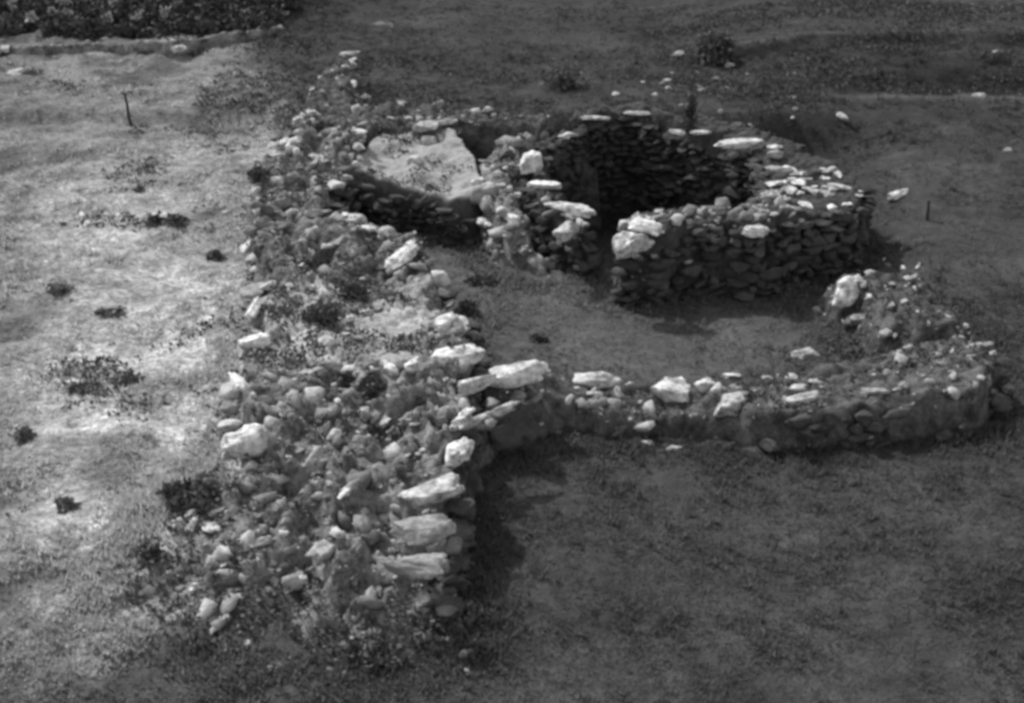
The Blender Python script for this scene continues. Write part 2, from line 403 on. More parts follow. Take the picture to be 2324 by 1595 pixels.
# --- outlines of the wall tops
near_pts = [(1078, 1410, .05), (1010, 1490, .05), (860, 1500, .1), (700, 1490, .1), (520, 1460, .1), (370, 1420, .2), (255, 1350, .5), (305, 1245, .74), (345, 1172, .9), (388, 1072, .95), (505, 1030, 1.0),
            (512, 960, 1.0), (520, 880, 1.0), (550, 770, 1.02), (575, 640, 1.05), (560, 560, 1.02), (555, 450, 1.05), (590, 352, 1.12), (675, 290, 1.2), (822, 292, 1.2),
            (800, 385, 1.1), (735, 435, 1.05), (780, 490, 1.0), (870, 515, 1.0), (962, 552, 1.0), (1000, 620, 1.0), (1030, 680, .95), (1047, 722, .95), (1098, 795, .95),
            (1075, 850, .95), (1060, 965, .95), (1032, 1050, .95), (1046, 1082, .95), (1030, 1190, .92), (1014, 1300, .85), (990, 1335, .5)]
def lift(pts, dz):
    o = []
    for u, v, z in pts:
        for _ in range(4): p = hitz(u, v, z); z = max(z, float(ground(p[0], p[1])) + (dz if v < 1380 else .0)) if v > 1150 and u < 1020 else z
        o.append((u, v, z))
    return o
near_pts = lift(near_pts, .10)
W_near = Wall(near_pts, seed=3, namp=.12, cob=.07, edge=.22, rel=.24, fade=True)
_bare = np.array([hitz(u, v, 1.)[:2] for u, v in [(625, 660), (950, 650), (1000, 765), (930, 815), (640, 835), (590, 750)]])
W_near.dry = lambda x, y: .21 * sst(-.25, .3, sdf(_bare, x, y) + .35 * fbm(x, y, 1.6, 3, 95))
cross_pts = [(1075, 815, .9), (1180, 815, .8), (1240, 845, .5), (1330, 850, .34), (1480, 866, .3), (1600, 858, .32), (1750, 858, .4), (1830, 822, .4), (1960, 800, .42), (2100, 775, .45), (2220, 765, .5),
             (2284, 800, .64), (2286, 858, .62), (2230, 890, .58), (2050, 906, .54), (1850, 930, .52), (1705, 952, .44), (1620, 965, .24), (1560, 965, .2), (1480, 970, .16), (1300, 955, .24), (1200, 920, .6), (1060, 965, .93)]
W_cross = Wall(cross_pts, seed=5, namp=.1, cob=.05, batter=.16, edge=.16, rel=.08)
W_hut = Wall(hut_out, holes=(hut_in, hut_door), seed=7, batter=.1, namp=.2, cob=.08, base=-.1)
conn_pts = [(1062, 335, 1.1), (1110, 285, 1.2), (1230, 285, 1.2), (1262, 300, 1.2), (1235, 345, 1.15), (1228, 420, 1.0), (1262, 470, 1.0), (1290, 520, .85), (1290, 590, .4), (1200, 600, .25), (1130, 585, .2), (1085, 520, .45), (1062, 450, .75), (1052, 400, .9)]
W_conn = Wall(conn_pts, seed=9, batter=.5, namp=.12, cob=.09, edge=.2, rel=.16)
bank_pts = [(765, 345, 1.0), (850, 298, 1.0), (960, 285, 1.1), (1060, 290, 1.1), (1120, 345, 1.05), (1122, 420, .85), (1092, 492, .45), (1050, 482, .55), (1012, 470, .6), (975, 446, .72), (925, 424, .82), (895, 438, .72), (860, 446, .7), (825, 410, .85), (780, 400, .92), (748, 412, .95)]
W_bank = Wall(bank_pts, seed=11, batter=.3, namp=.16, cob=.0, edge=.13, rel=.07)
ridge_pts = [(655, 285, 1.25), (690, 180, 1.18), (765, 128, 1.2), (825, 132, 1.2), (840, 225, 1.2), (1050, 238, 1.3), (1200, 238, 1.3), (1330, 245, 1.3), (1360, 268, 1.25), (1260, 292, 1.25), (1100, 290, 1.2), (900, 312, 1.1), (815, 300, 1.2)]
W_ridge = Wall(ridge_pts, seed=13, batter=.35, namp=.13, cob=.07, edge=.3, rel=.12)
mound_pts = [(1785, 625, .12), (1880, 595, .5), (2000, 562, .72), (2065, 570, .7), (2150, 622, .55), (2230, 700, .42), (2255, 768, .45), (2120, 795, .4), (1985, 785, .4), (1920, 735, .5), (1885, 665, .5), (1820, 690, .1)]
W_mound = Wall(mound_pts, seed=15, batter=.6, namp=.16, cob=.06, edge=.3, rel=.13)
def strip(c, w0, w1, dz):
    a = [(u, v + w0, z + dz) for u, v, z in c]; b = [(u, v - w1, z + dz) for u, v, z in c[::-1]]; return a + b
def gz(u, v):
    p = hitz(u, v, .9)
    for _ in range(4): p = hitz(u, v, float(ground(p[0], p[1])))
    return p[2]
far_line = [(-120, 112), (10, 108), (230, 98), (380, 95), (480, 83), (600, 66), (700, 54), (800, 52), (900, 60)]
W_far = Wall(strip([(u, v, gz(u, v) + (.02 if u < 350 else .1 if u < 650 else .02 if u < 750 else -.1)) for u, v in far_line], 3, 5, .13), seed=17, batter=.08, namp=.04, cob=.05, edge=.05)

def wall_thing(name, label, cat, w, mat=None, core='core'):
    c = (w.P.min(0) + w.P.max(0)) / 2
    root = obj(name, None); tag(root, label, cat)
    w.build(root, mat, name=core); return root

def closed(P): return np.vstack([P, P[:1]])
def build_wall(name, label, cat, w, dens, size, mat=None, rub=None, facing=True, zmin=None, lim=(0, 9), only=None, skip=.06, edge=()):
    root = wall_thing(name, label, cat, w, mat)
    if dens:
        p = Pile(); scatter_top(w, p, dens, size, lim=lim, only=only); q = p.build('rubble_fill', rub or M_RUB, root); tag(q, kind='stuff')
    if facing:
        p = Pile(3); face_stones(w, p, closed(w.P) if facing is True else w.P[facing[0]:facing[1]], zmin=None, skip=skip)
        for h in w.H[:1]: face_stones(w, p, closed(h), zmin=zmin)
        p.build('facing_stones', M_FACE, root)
    if edge:
        p = Pile(3)
        for e in edge: edge_stones(w, p, e)
        p.build('edge_stones', M_RUBP, root)
    return root
build_wall('rubble_wall', 'thick collapsed rubble wall running from the foreground back along the pale field', 'wall', W_near, 135, (.014, .13), only=lambda x, y: sdf(_bare, x, y) < RNG.uniform(-.3, .5, x.shape), facing=(len(near_pts) - 16, len(near_pts)), edge=([(590, 358, 1.1), (562, 450, 1.05), (572, 560, 1.02), (585, 640, 1.05), (560, 760, 1.02), (528, 880, 1.), (515, 960, 1.), (510, 1020, 1.)],
  [(780, 492, 1.), (868, 522, 1.), (955, 560, 1.), (992, 625, 1.), (1020, 685, .95), (1040, 725, .95), (1085, 795, .95)], [(745, 430, 1.05), (800, 385, 1.1), (820, 300, 1.2), (680, 296, 1.2), (600, 350, 1.1)]))
build_wall('court_wall', 'low boulder-topped wall curving between the two grassy courts', 'wall', W_cross, 45, (.02, .12), facing=(len(cross_pts) - 13, len(cross_pts) - 5), skip=.72, mat=M_TURF)
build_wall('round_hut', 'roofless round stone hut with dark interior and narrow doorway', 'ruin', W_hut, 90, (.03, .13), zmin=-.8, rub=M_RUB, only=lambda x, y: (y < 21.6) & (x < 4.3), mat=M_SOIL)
build_wall('connecting_wall', 'broken sloping rubble wall between the sandy bank and the round hut', 'wall', W_conn, 130, (.022, .2), facing=False, rub=M_RUBP)
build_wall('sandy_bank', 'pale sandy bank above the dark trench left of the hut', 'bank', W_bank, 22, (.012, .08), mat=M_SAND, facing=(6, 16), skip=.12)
build_wall('rubble_ridge', 'weed-grown rubble ridge behind the sandy bank and hut', 'rubble ridge', W_ridge, 20, (.03, .13), facing=False, mat=M_TURF)
build_wall('rubble_mound', 'low mound of fallen stones right of the upper court', 'rubble mound', W_mound, 50, (.03, .12), mat=M_TURF, facing=False)
build_wall('field_wall', 'far low stone field wall below the dark shrubs', 'wall', W_far, 12, (.06, .14), facing=False, rub=M_RUBP)

# ------------------------------------------------------------------ single stones
def stone_thing(name, label, cat, u0, v0, u1, v1, th, mat, hk=.6, z=None, grow=1.08, seed=None, box=.5, group=None, tilt=0.):
    um, vm = (u0 + u1) / 2, (v0 + v1) / 2; hk = hk * 1.25; th = th * 1.12
    c = hit(um, vm) if z is None else hitz(um, vm, z)
    a, b = hitz(u0, v0, c[2]), hitz(u1, v1, c[2])
    dist = math.hypot(c[1] * CP + (CAM_H - c[2]) * SP, 0); ppm = F / dist; el = math.atan2(CAM_H - c[2], c[1])
    Ln = np.hypot(*(b - a)[:2]); yaw = math.atan2(b[1] - a[1], b[0] - a[0])
    wd = th / ppm / (math.sin(el) + hk * math.cos(el) * .8); ht = wd * hk
    V = stone_verts(4, seed, 1. if 'block' in label or 'wedge' in label else box, .26 if 'wedge' in label else .11, 5 if 'block' in label else 6, .72 if 'block' in label else .6, .95) * np.array([Ln / 2, wd / 2, ht / 2]) * grow
    o = obj(name, mesh_from(name, V, ICO[4][1], True), mat, None, (c[0], c[1], c[2] + (ht * .12 if z is None else -.04)))
    o.rotation_euler = (random.gauss(0, .05) + tilt, random.gauss(0, .05), yaw)
    return tag(o, label, cat, group)
P_, M_, D_ = M_PALE, M_MID, M_DARK
HERO = [
 ('boulder', 'broad white slab overhanging the shadowed edge of the near wall', 914, 1118, 1054, 1088, 58, P_, .55, 1.0),
 ('boulder', 'grey slab on the near wall edge just below the broad white slab', 890, 1206, 1032, 1196, 64, M_, .55, 0.96),
 ('boulder', 'hollowed grey block, last one along the near end of the wall edge', 871, 1264, 1013, 1284, 66, D_, .55, 0.9),
 ('boulder', 'tall white rock standing at the wall edge above the broad white slab', 1016, 1052, 1046, 985, 52, P_, .9, 1.02),
 ('stone', 'small white stone leaning against the tall white rock', 1040, 1030, 1072, 992, 30, P_, .7, 1.08),
 ('stone', 'white stone at the head of the wall edge beside the dark wedge boulder', 1028, 962, 1072, 925, 30, P_, .7, 1.05),
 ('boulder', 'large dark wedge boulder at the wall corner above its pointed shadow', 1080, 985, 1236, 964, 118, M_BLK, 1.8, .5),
 ('boulder', 'narrow white stone on the ridge of the dark wedge boulder', 1098, 938, 1182, 902, 22, P_, .9, .96),
 ('boulder', 'white stone lower on the ridge of the dark wedge boulder', 1046, 966, 1106, 936, 28, P_, .9, .96),
 ('boulder', 'humped white rock where the cross wall meets the thick wall', 1104, 852, 1238, 828, 52, P_, .8, .9),
 ('boulder', 'low white rock running left from the humped white rock', 1036, 876, 1122, 846, 34, P_, .8, .95),
 ('boulder', 'flat white boulder just above the humped white rock', 974, 818, 1090, 788, 46, P_, .55, 1.05),
 ('boulder', 'bright angular stone on the wall edge under the shaded weeds', 985, 738, 1046, 712, 34, P_, .6, 1.05),
 ('boulder', 'long upright pale stone beside the end of the dark trench', 888, 604, 950, 545, 38, P_, .6, 1.08),
 ('stone', 'slim white stone left of the flat white boulder', 918, 838, 962, 812, 18, P_, .6),
 ('stone', 'white stone of a leaning pair in the middle of the wall top', 868, 826, 898, 850, 24, P_, .7),
 ('stone', 'narrow grey stone leaning beside the white stone of the pair', 852, 842, 872, 866, 14, M_, .8),
 ('stone', 'thin flat slab under the flat white boulder', 975, 855, 1034, 858, 16, P_, .4, 1.0),
 ('stone', 'pale triangular stone at the top of a shaded hollow', 725, 826, 780, 832, 40, P_, .6),
 ('stone', 'grey ledge stone left of the pale triangular stone', 680, 860, 742, 842, 28, M_, .6),
 ('stone', 'white upright stone on the left edge of the wall against the field', 528, 842, 552, 888, 36, P_, .8, 1.05),
 ('stone', 'pale blocky stone on the left wall edge above the white upright stone', 549, 778, 608, 758, 32, P_, .6, 1.08),
 ('stone', 'long pale kerb stone lining the left wall edge', 560, 722, 592, 668, 22, P_, .7, 1.1),
 ('stone', 'pale corner stone at the top of the left kerb line', 582, 650, 632, 640, 24, P_, .7, 1.1),
 ('boulder', 'large pale lichen-crusted boulder on the left edge of the wall', 506, 1022, 606, 996, 74, P_, .75),
 ('boulder', 'smooth rounded boulder in the middle of the near rubble', 676, 1062, 772, 1040, 62, M_, .7),
 ('stone', 'round white stone just above the smooth rounded boulder', 740, 995, 776, 988, 36, P_, .8),
 ('stone', 'grey stone right of the round white stone', 792, 1006, 832, 998, 32, M_, .7),
 ('stone', 'light diamond-shaped stone in the rubble below the leaning pair', 860, 968, 890, 946, 20, P_, .6),
 ('stone', 'pale lump in the rubble left of the diamond-shaped stone', 806, 950, 838, 936, 34, M_, .7),
 ('stone', 'flat white oval stone in the near rubble', 458, 1202, 506, 1197, 24, P_, .5),
 ('stone', 'tilted white stone left of the flat white oval stone', 424, 1206, 454, 1172, 20, P_, .6),
 ('stone', 'small white pointed stone above the tilted white stone', 424, 1160, 444, 1142, 20, P_, .8),
 ('stone', 'grey flat stone above the flat white oval stone', 474, 1168, 528, 1156, 20, M_, .5),
 ('stone', 'white stone on the left lip of the near rubble', 316, 1188, 364, 1182, 22, P_, .6),
 ('stone', 'white stone low in the near rubble with shadow beneath', 428, 1340, 464, 1314, 20, P_, .6),
 ('stone', 'pale stone midway up the near rubble', 562, 1242, 614, 1222, 22, M_, .6),
 ('boulder', 'slanting pale block above a dark gap in the near rubble', 706, 1272, 784, 1214, 40, M_, .6),
 ('stone', 'small round white stone low in the near rubble', 668, 1322, 696, 1314, 26, P_, .8),
 ('stone', 'white splinter stone below the smooth rounded boulder', 770, 1132, 798, 1104, 22, P_, .6),
 ('stone', 'small pale stone on the field edge above the near rubble', 412, 1072, 440, 1066, 20, M_, .7),
 ('stone', 'pale stone lying in the dark foreground weeds', 1044, 1494, 1070, 1476, 22, M_, .5),
 ('stone', 'white square block at the upper left corner of the ruin', 662, 288, 698, 278, 30, P_, .9),
 ('stone', 'flat white slab right of the white square block', 730, 294, 788, 306, 20, P_, .5),
 ('stone', 'sloping white slab near the sandy bank', 788, 292, 832, 310, 15, P_, .5),
 ('stone', 'white stone on the far left wall crest', 608, 342, 650, 330, 22, P_, .7),
 ('stone', 'pale stone between the wall crest stone and the white square block', 650, 330, 682, 318, 18, P_, .6),
 ('stone', 'pale slab tilted on the shaded upper wall', 708, 352, 744, 370, 14, P_, .5),
 ('boulder', 'long white slab above the sandy bank', 938, 292, 998, 286, 24, P_, .5),
 ('stone', 'white slab continuing right from the long slab above the bank', 990, 284, 1044, 272, 13, P_, .4),
 ('stone', 'white block standing on the back of the sandy bank', 956, 332, 988, 328, 30, P_, .9),
 ('stone', 'small white stone lying on the sandy bank', 926, 372, 956, 362, 24, P_, .7),
 ('stone', 'rounded pale stone on the wall edge above the trench', 858, 532, 898, 524, 24, P_, .7, 1.08),
 ('stone', 'flat pale slab along the trench edge', 806, 510, 856, 514, 15, P_, .4, 1.08),
 ('stone', 'pale cap stone crowning the far rubble pile', 772, 128, 818, 124, 13, P_, .5),
 ('stone', 'white stone on the slope of the far rubble pile', 786, 150, 808, 136, 12, P_, .8),
 ('boulder', 'white block on the left rim of the round hut', 1178, 366, 1230, 362, 42, P_, .9, 1.2),
 ('stone', 'pale ledge slab below the white block on the hut rim', 1198, 412, 1272, 420, 20, P_, .45, 1.1),
 ('boulder', 'long white slab on the left side of the hut doorway', 1238, 456, 1346, 480, 30, P_, .5, 1.08),
 ('boulder', 'tilted white block below the long slab at the doorway', 1260, 532, 1312, 510, 32, P_, .7, 0.85),
 ('boulder', 'rounded grey boulder at the foot of the hut wall by the doorway', 1212, 606, 1298, 596, 46, M_, .7),
 ('boulder', 'brightest white slab on top of the right doorway block', 1424, 498, 1500, 516, 30, P_, .5, 1.28),
 ('boulder', 'square pale block standing right of the hut doorway', 1396, 556, 1480, 548, 54, P_, 1.1, 1.02),
 ('stone', 'small pointed pale stone at the foot of the doorway', 1404, 650, 1432, 644, 40, M_, 1.2, 0.2),
 ('stone', 'pale slanting stone low on the broken wall left of the hut', 1083, 503, 1131, 516, 18, P_, .6),
 ('stone', 'small white round stone at the foot of the broken wall left of the hut', 1142, 541, 1172, 535, 18, P_, .8),
 ('boulder', 'big grey block in the middle of the broken wall left of the hut', 1068, 452, 1150, 446, 52, M_, 1.0),
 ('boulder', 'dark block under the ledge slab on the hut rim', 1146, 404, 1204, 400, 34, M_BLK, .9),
 ('stone', 'white rim stone at the back left of the hut', 1240, 272, 1280, 268, 18, P_, .7, 1.22),
 ('stone', 'slanting white rim slab inside the back left of the hut', 1268, 306, 1306, 298, 12, P_, .5, 1.2),
 ('stone', 'small white stone left of the back rim of the hut', 1198, 268, 1226, 272, 14, P_, .6, 1.22),
 ('stone', 'thin pale rim slab at the back of the hut', 1318, 264, 1384, 264, 11, P_, .4, 1.18),
 ('stone', 'narrow pale stone behind the back rim of the hut', 1416, 254, 1480, 251, 9, P_, .4, 1.2),
 ('stone', 'white rim stone left of the thin weed stalk', 1518, 296, 1556, 297, 13, P_, .5, 1.17),
 ('stone', 'white rim stone right of the thin weed stalk', 1566, 298, 1612, 294, 11, P_, .4, 1.17),
 ('boulder', 'long flat white slab on the right back rim of the hut', 1624, 324, 1730, 318, 19, P_, .4, 1.17),
 ('stone', 'small pale slab at the right end of the hut rim', 1742, 330, 1776, 328, 10, P_, .4, 1.15),
 ('stone', 'pale block just below the small slab on the right rim', 1744, 352, 1772, 346, 20, M_, .8, 1.08),
 ('boulder', 'white stone on the front rim right of the doorway', 1690, 522, 1746, 512, 26, P_, .6, 1.1),
 ('stone', 'pale stone at the outer right foot of the hut', 2018, 450, 2070, 434, 20, P_, .6),
 ('stone', 'curved pale stone on the slope behind the hut', 1896, 262, 1926, 274, 14, M_, .5),
 ('stone', 'pale stone on the far right grass slope', 2206, 222, 2238, 222, 15, M_, .6),
 ('stone', 'far pale stone near the top right corner', 2250, 122, 2276, 121, 10, M_, .5),
 ('stone', 'small pale stone at the right edge of the grass slope', 2272, 346, 2294, 344, 14, M_, .7),
 ('stone', 'pale stone below the dark bush behind the hut', 1642, 153, 1668, 152, 13, M_, .6),
 ('stone', 'pale stone left of the dark bush behind the hut', 1520, 128, 1552, 126, 14, M_, .6),
 ('boulder', 'bright angular rock on the face of the right mound', 1898, 684, 1944, 650, 54, P_, .8),
 ('boulder', 'pale rounded rock below the bright rock of the right mound', 1920, 738, 1980, 724, 32, M_, .7),
 ('stone', 'pale stone at the lower foot of the right mound', 1996, 764, 2032, 750, 18, M_, .6),
 ('boulder', 'pale low rock inside the upper court near the curving wall', 1796, 810, 1862, 806, 32, M_, .6),
 ('boulder', 'white-topped boulder on the cross wall', 1300, 866, 1412, 856, 44, P_, .7, .42),
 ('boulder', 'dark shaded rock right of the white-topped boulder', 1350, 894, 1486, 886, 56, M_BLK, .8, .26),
 ('boulder', 'grey block between the wedge boulder and the white-topped boulder', 1238, 884, 1306, 876, 46, M_, .9, .4),
 ('boulder', 'weathered grey boulder below the white-topped boulder', 1255, 918, 1325, 910, 40, D_, .9, .22),
 ('boulder', 'low dark boulder in front of the pale streaked boulder', 1400, 930, 1480, 926, 34, D_, .8, .14),
 ('boulder', 'pale streaked boulder in the middle of the cross wall', 1480, 888, 1560, 880, 66, P_, .9, .34),
 ('stone', 'pale stone right of the streaked boulder', 1576, 872, 1622, 868, 34, P_, .8, .36),
 ('stone', 'small pale stone on the back of the cross wall', 1640, 857, 1680, 856, 18, P_, .6),
 ('stone', 'pale stone between two boulders of the cross wall', 1610, 892, 1642, 884, 28, P_, .8),
 ('boulder', 'big white boulder at the front of the cross wall', 1622, 930, 1710, 904, 66, P_, .8, .34),
 ('boulder', 'long pale stone along the curving wall crest', 1776, 914, 1860, 898, 30, P_, .6),
 ('stone', 'low pale stone farther along the curving wall crest', 1950, 893, 2020, 887, 18, M_, .5),
 ('stone', 'flat thin slab at the right end of the curving wall', 2180, 790, 2256, 782, 13, M_, .4),
 ('stone', 'small stone alone in the lower court', 1455, 1008, 1486, 1008, 18, M_, .6),
 ('stone', 'second small stone in the lower court, paler and farther right', 1510, 1022, 1546, 1018, 18, M_, .6),
 ('boulder', 'pale boulder lying below the far field wall', 374, 118, 422, 114, 18, P_, .6),
 ('stone', 'white stone on top of the far field wall', 228, 93, 246, 92, 10, P_, .6),
 ('boulder', 'pale banked stone at the far left edge of the field', 20, 175, 70, 160, 18, M_, .5),
 ('stone', 'small pale stone in the field next to a weed clump', 96, 650, 128, 645, 14, P_, .5),
]
for k, (nm, lb, u0, v0, u1, v1, th, mt, hk, *zz) in enumerate(HERO):
    stone_thing(nm, lb, nm, u0, v0, u1, v1, th, mt, hk, *zz, seed=1000 + k, box=random.uniform(.4, .8))

# loose stones one could pick up, zone by zone
LOOSE = [stone_verts(3, 400 + k, r_, .08) for k, r_ in enumerate(RNG.uniform(.25, .9, 14))]
LMESH = {}
for mi, mt in enumerate((M_PALE, M_MID, M_DARK)):
    for k, V in enumerate(LOOSE): LMESH[mi, k] = mesh_from('rubble_stone', V, ICO[3][1], True); LMESH[mi, k].materials.append(mt)
ZONES = [
 ('loose rubble stone on the near end of the thick wall', 'loose stones on the near wall end', [(400, 1100), (620, 1090), (880, 1060), (900, 1300), (700, 1350), (400, 1360), (320, 1280), (360, 1190)], 60, (12, 36), (.1, .5, .4)),
 ('small stone scattered in the foreground grass below the wall end', 'stones scattered in the foreground', [(260, 1370), (700, 1430), (1080, 1400), (1180, 1520), (900, 1570), (300, 1480)], 26, (10, 28), (.1, .5, .4)),
 ('loose rubble stone around the leaning pair on the wall top', 'loose stones in the middle of the wall top', [(620, 900), (900, 870), (1020, 900), (1000, 1040), (800, 1060), (640, 1040)], 34, (12, 38), (.14, .5, .36)),
 ('loose rubble stone between the kerb line and the wall edge', 'loose stones on the middle wall', [(600, 640), (900, 600), (1010, 690), (960, 780), (720, 840), (580, 800)], 26, (12, 38), (.2, .5, .3)),
 ('loose rubble stone on the upper wall left of the trench', 'loose stones on the upper wall', [(590, 370), (700, 330), (740, 440), (860, 520), (880, 580), (620, 620), (570, 500)], 44, (20, 50), (.1, .36, .54)),
 ('flat pale slab in the collapsed inner right side of the hut', 'slabs on the right side of the hut', [(1715, 420), (1750, 380), (1880, 375), (1955, 440), (1900, 480), (1780, 500), (1720, 470)], 60, (20, 46), (.62, .33, .05)),
 ('loose stone on the broken wall left of the hut', 'loose stones on the connecting wall', [(1065, 360), (1180, 340), (1200, 420), (1240, 500), (1240, 590), (1140, 590), (1090, 500)], 44, (14, 54), (.2, .5, .3)),
 ('small stone along the crest of the curving court wall', 'small stones on the curving wall', [(1300, 860), (1600, 870), (1860, 840), (2230, 780), (2270, 850), (2050, 900), (1700, 940)], 22, (12, 32), (.2, .5, .3)),
 ('small stone on the fallen mound right of the upper court', 'small stones on the right mound', [(1890, 610), (2020, 570), (2140, 630), (2220, 740), (2000, 770), (1920, 700)], 14, (12, 26), (.25, .6, .15)),
 ('stone in the weed-grown ridge behind the sandy bank', 'stones in the back ridge', [(690, 200), (790, 140), (840, 230), (1050, 245), (1330, 255), (1100, 285), (880, 300), (700, 280)], 18, (10, 26), (.2, .5, .3)),
 ('half-buried stone of the wall line crossing the pale field', 'half-buried stones crossing the field', [(110, 500), (240, 475), (440, 470), (530, 460), (540, 490), (420, 512), (240, 508), (120, 520)], 18, (14, 30), (.2, .5, .3)),
 ('small stone in the rough grass behind the round hut', 'stones in the grass behind the hut', [(1380, 180), (1600, 150), (1850, 120), (1800, 300), (1600, 280), (1400, 240)], 24, (8, 22), (.4, .5, .1)),
]
for lb, grp, poly, n, (s0, s1), mix in ZONES:
    Pp = np.array(poly, float); k = 0
    while k < n:
        u = random.uniform(Pp[:, 0].min(), Pp[:, 0].max()); v = random.uniform(Pp[:, 1].min(), Pp[:, 1].max())
        if sdf(Pp, np.array([u]), np.array([v]))[0] < 0: continue
        c = hit(u, v); ppm = F / (c[1] * CP + (CAM_H - c[2]) * SP)
        a = random.uniform(s0, s1) / ppm / 2; mi = random.choices((0, 1, 2), mix)[0]
        slab = 'slab' in lb
        sz = (a * random.uniform(.9, 1.2), a * random.uniform(.55, .9), a * (random.uniform(.2, .34) if slab else random.uniform(.35, .7)))
        o = obj('rubble_stone', LMESH[mi, random.randrange(14)], None, None, (c[0], c[1], c[2] + sz[2] * .05))
        o.scale = sz; o.rotation_euler = (random.gauss(0, .2), random.gauss(0, .2), random.uniform(0, 6.28) if not slab else random.gauss(-.2, .5))
        tag(o, lb, 'stone', grp); k += 1

# ------------------------------------------------------------------ plants
def leaf_mesh(name, n, rx, ry, rz, leaf, seed, clump=9, up=.3):
    r = np.random.default_rng(seed)
    cc = r.normal(size=(clump, 3)); cc /= np.linalg.norm(cc, axis=1)[:, None]; cc *= r.uniform(.2, .85, (clump, 1)) ; cc[:, 2] = np.abs(cc[:, 2]) * .9 + .05
    cr = r.uniform(.28, .5, clump); w = r.integers(0, clump, n)
    p = cc[w] + r.normal(size=(n, 3)) * cr[w][:, None] * .75; p[:, 2] = np.abs(p[:, 2])
    p *= np.array([rx, ry, rz])
    d = r.normal(size=(n, 3)); d[:, 2] += up; d /= np.linalg.norm(d, axis=1)[:, None]
    e = np.cross(d, r.normal(size=(n, 3))); e /= np.linalg.norm(e, axis=1)[:, None]
    L = leaf * r.uniform(.6, 1.4, (n, 1)); Wd = L * r.uniform(.3, .5, (n, 1))
    V = np.stack([p, p + d * L * .5 + e * Wd, p + d * L, p + d * L * .5 - e * Wd], 1).reshape(-1, 3)
    Fc = np.arange(n * 4).reshape(-1, 4)
    return mesh_from(name, V, Fc, False)
def stem_mesh(h, r0, seed, k=5):
    r = random.Random(seed); V = []; Fc = []
    for b in range(k):
        a = r.uniform(0, 6.28); lean = r.uniform(.1, .6); n0 = len(V)
        for j in range(5):
            t = j / 4; cx, cy, cz = math.cos(a) * lean * h * t ** 1.3, math.sin(a) * lean * h * t ** 1.3, h * t
            rr = r0 * (1 - .75 * t)
            for q in range(5): V.append((cx + rr * math.cos(q * 1.2566), cy + rr * math.sin(q * 1.2566), cz - .05))
        for j in range(4):
            for q in range(5): Fc.append((n0 + j * 5 + q, n0 + j * 5 + (q + 1) % 5, n0 + j * 5 + 5 + (q + 1) % 5, n0 + j * 5 + 5 + q))
    return mesh_from('stem', V, Fc)
def plant(name, label, cat, u, v, w, h, n, leaf, mat, group=None, stem=False, seed=0, up=0., k=10):
    c = hit(u, v) + np.array([0, -.1 if up else 0, up]); ppm = F / (c[1] * CP + (CAM_H - c[2]) * SP); rx = w / ppm / 2; rz = h / ppm * .8
    me = leaf_mesh(name if not stem else 'foliage', n, rx, rx * .8, rz, leaf, seed + int(u), clump=k)
    if stem:
        root = obj(name, None, None, None, c); obj('foliage', me, mat, root, (0, 0, 0)); obj('stem', stem_mesh(rz * .8, .02, seed + 1), M_WOOD, root)
    else: root = obj(name, me, mat, None, c)
    return tag(root, label, cat, group)
WEEDS = [
 ('dark weed bush in the hollow of the wall above the pale kerb stones', 735, 715, 90, 60, 900), ('dark weed bush right of the hollow, near the wall middle', 800, 665, 60, 50, 700),
 ('shaggy dark weed behind the leaning pair of stones', 845, 875, 60, 60, 700), ('dark weed patch under the pale triangular stone', 790, 870, 50, 35, 500),
 ('dark weed in the shade right of the wall edge', 1062, 705, 50, 40, 500), ('dark weed clump on the far left wall crest', 590, 400, 50, 36, 500),
 ('weed clump at the left foot of the wall in the field', 490, 580, 40, 30, 400), ('dark weed clump beside the small pale stone in the field', 140, 655, 60, 22, 400),
 ('flat dark weed clump in the pale field below the small pale stone', 245, 712, 60, 20, 400), ('dark weed clump in the middle of the pale field', 290, 862, 60, 20, 400),
 ('thin weed patch left of the middle field clump', 185, 880, 70, 22, 400), ('dark weed at the left border of the field', 55, 985, 40, 36, 400),
 ('dark weed clump low on the pale field', 145, 1145, 44, 34, 400), ('small dark tuft alone in the upper field', 318, 430, 22, 18, 260),
 ('dark tuft among the half-buried stones of the field', 350, 500, 44, 26, 400), ('larger dark tuft among the half-buried stones nearer the wall', 405, 500, 60, 30, 500),
 ('dark weed mat on the near rubble beside the lichen-crusted boulder', 430, 1110, 110, 34, 900), ('dark weed in the near rubble by the tilted white stone', 480, 1130, 90, 30, 700),
 ('dark weed on the left lip of the near rubble', 340, 1260, 70, 30, 600), ('dark weed clump on the grass beside the court corner', 1225, 770, 40, 16, 260),
 ('dark low weed under the trench end', 1095, 640, 60, 18, 300),
 ('weed tangle at the foot of the wall end in the foreground', 1030, 1400, 110, 50, 900), ('foreground weed tuft left of the wall end', 860, 1480, 120, 40, 900),
 ('dark weed patch below the far field wall left of its boulder', 335, 118, 70, 16, 400), ('dark weed patch below the far field wall right of its boulder', 450, 122, 70, 16, 400),
 ('dark brush at the far left edge of the field', 60, 165, 90, 26, 700),
]
for i, (lb, u, v, w, h, n) in enumerate(WEEDS): plant('weed_clump', lb, 'weed', u, v + h * .2, w * (.95 if u < 520 else .9), h * (.55 if u < 520 else .8), int(n * (1.2 if u < 520 else 2)), .055, M_WEEDL if u < 330 else M_WEED, seed=i, k=5 if u < 520 else 10)
plant('dark_bush', 'dark rounded bush on the slope behind the hut', 'bush', 1620, 142, 66, 80, 1900, .1, M_WEED, stem=True, seed=3)
plant('dry_weed', 'dark straggly weed with thin stalks behind the hut', 'weed', 1278, 198, 96, 60, 420, .08, M_WEED, stem=True, seed=4)
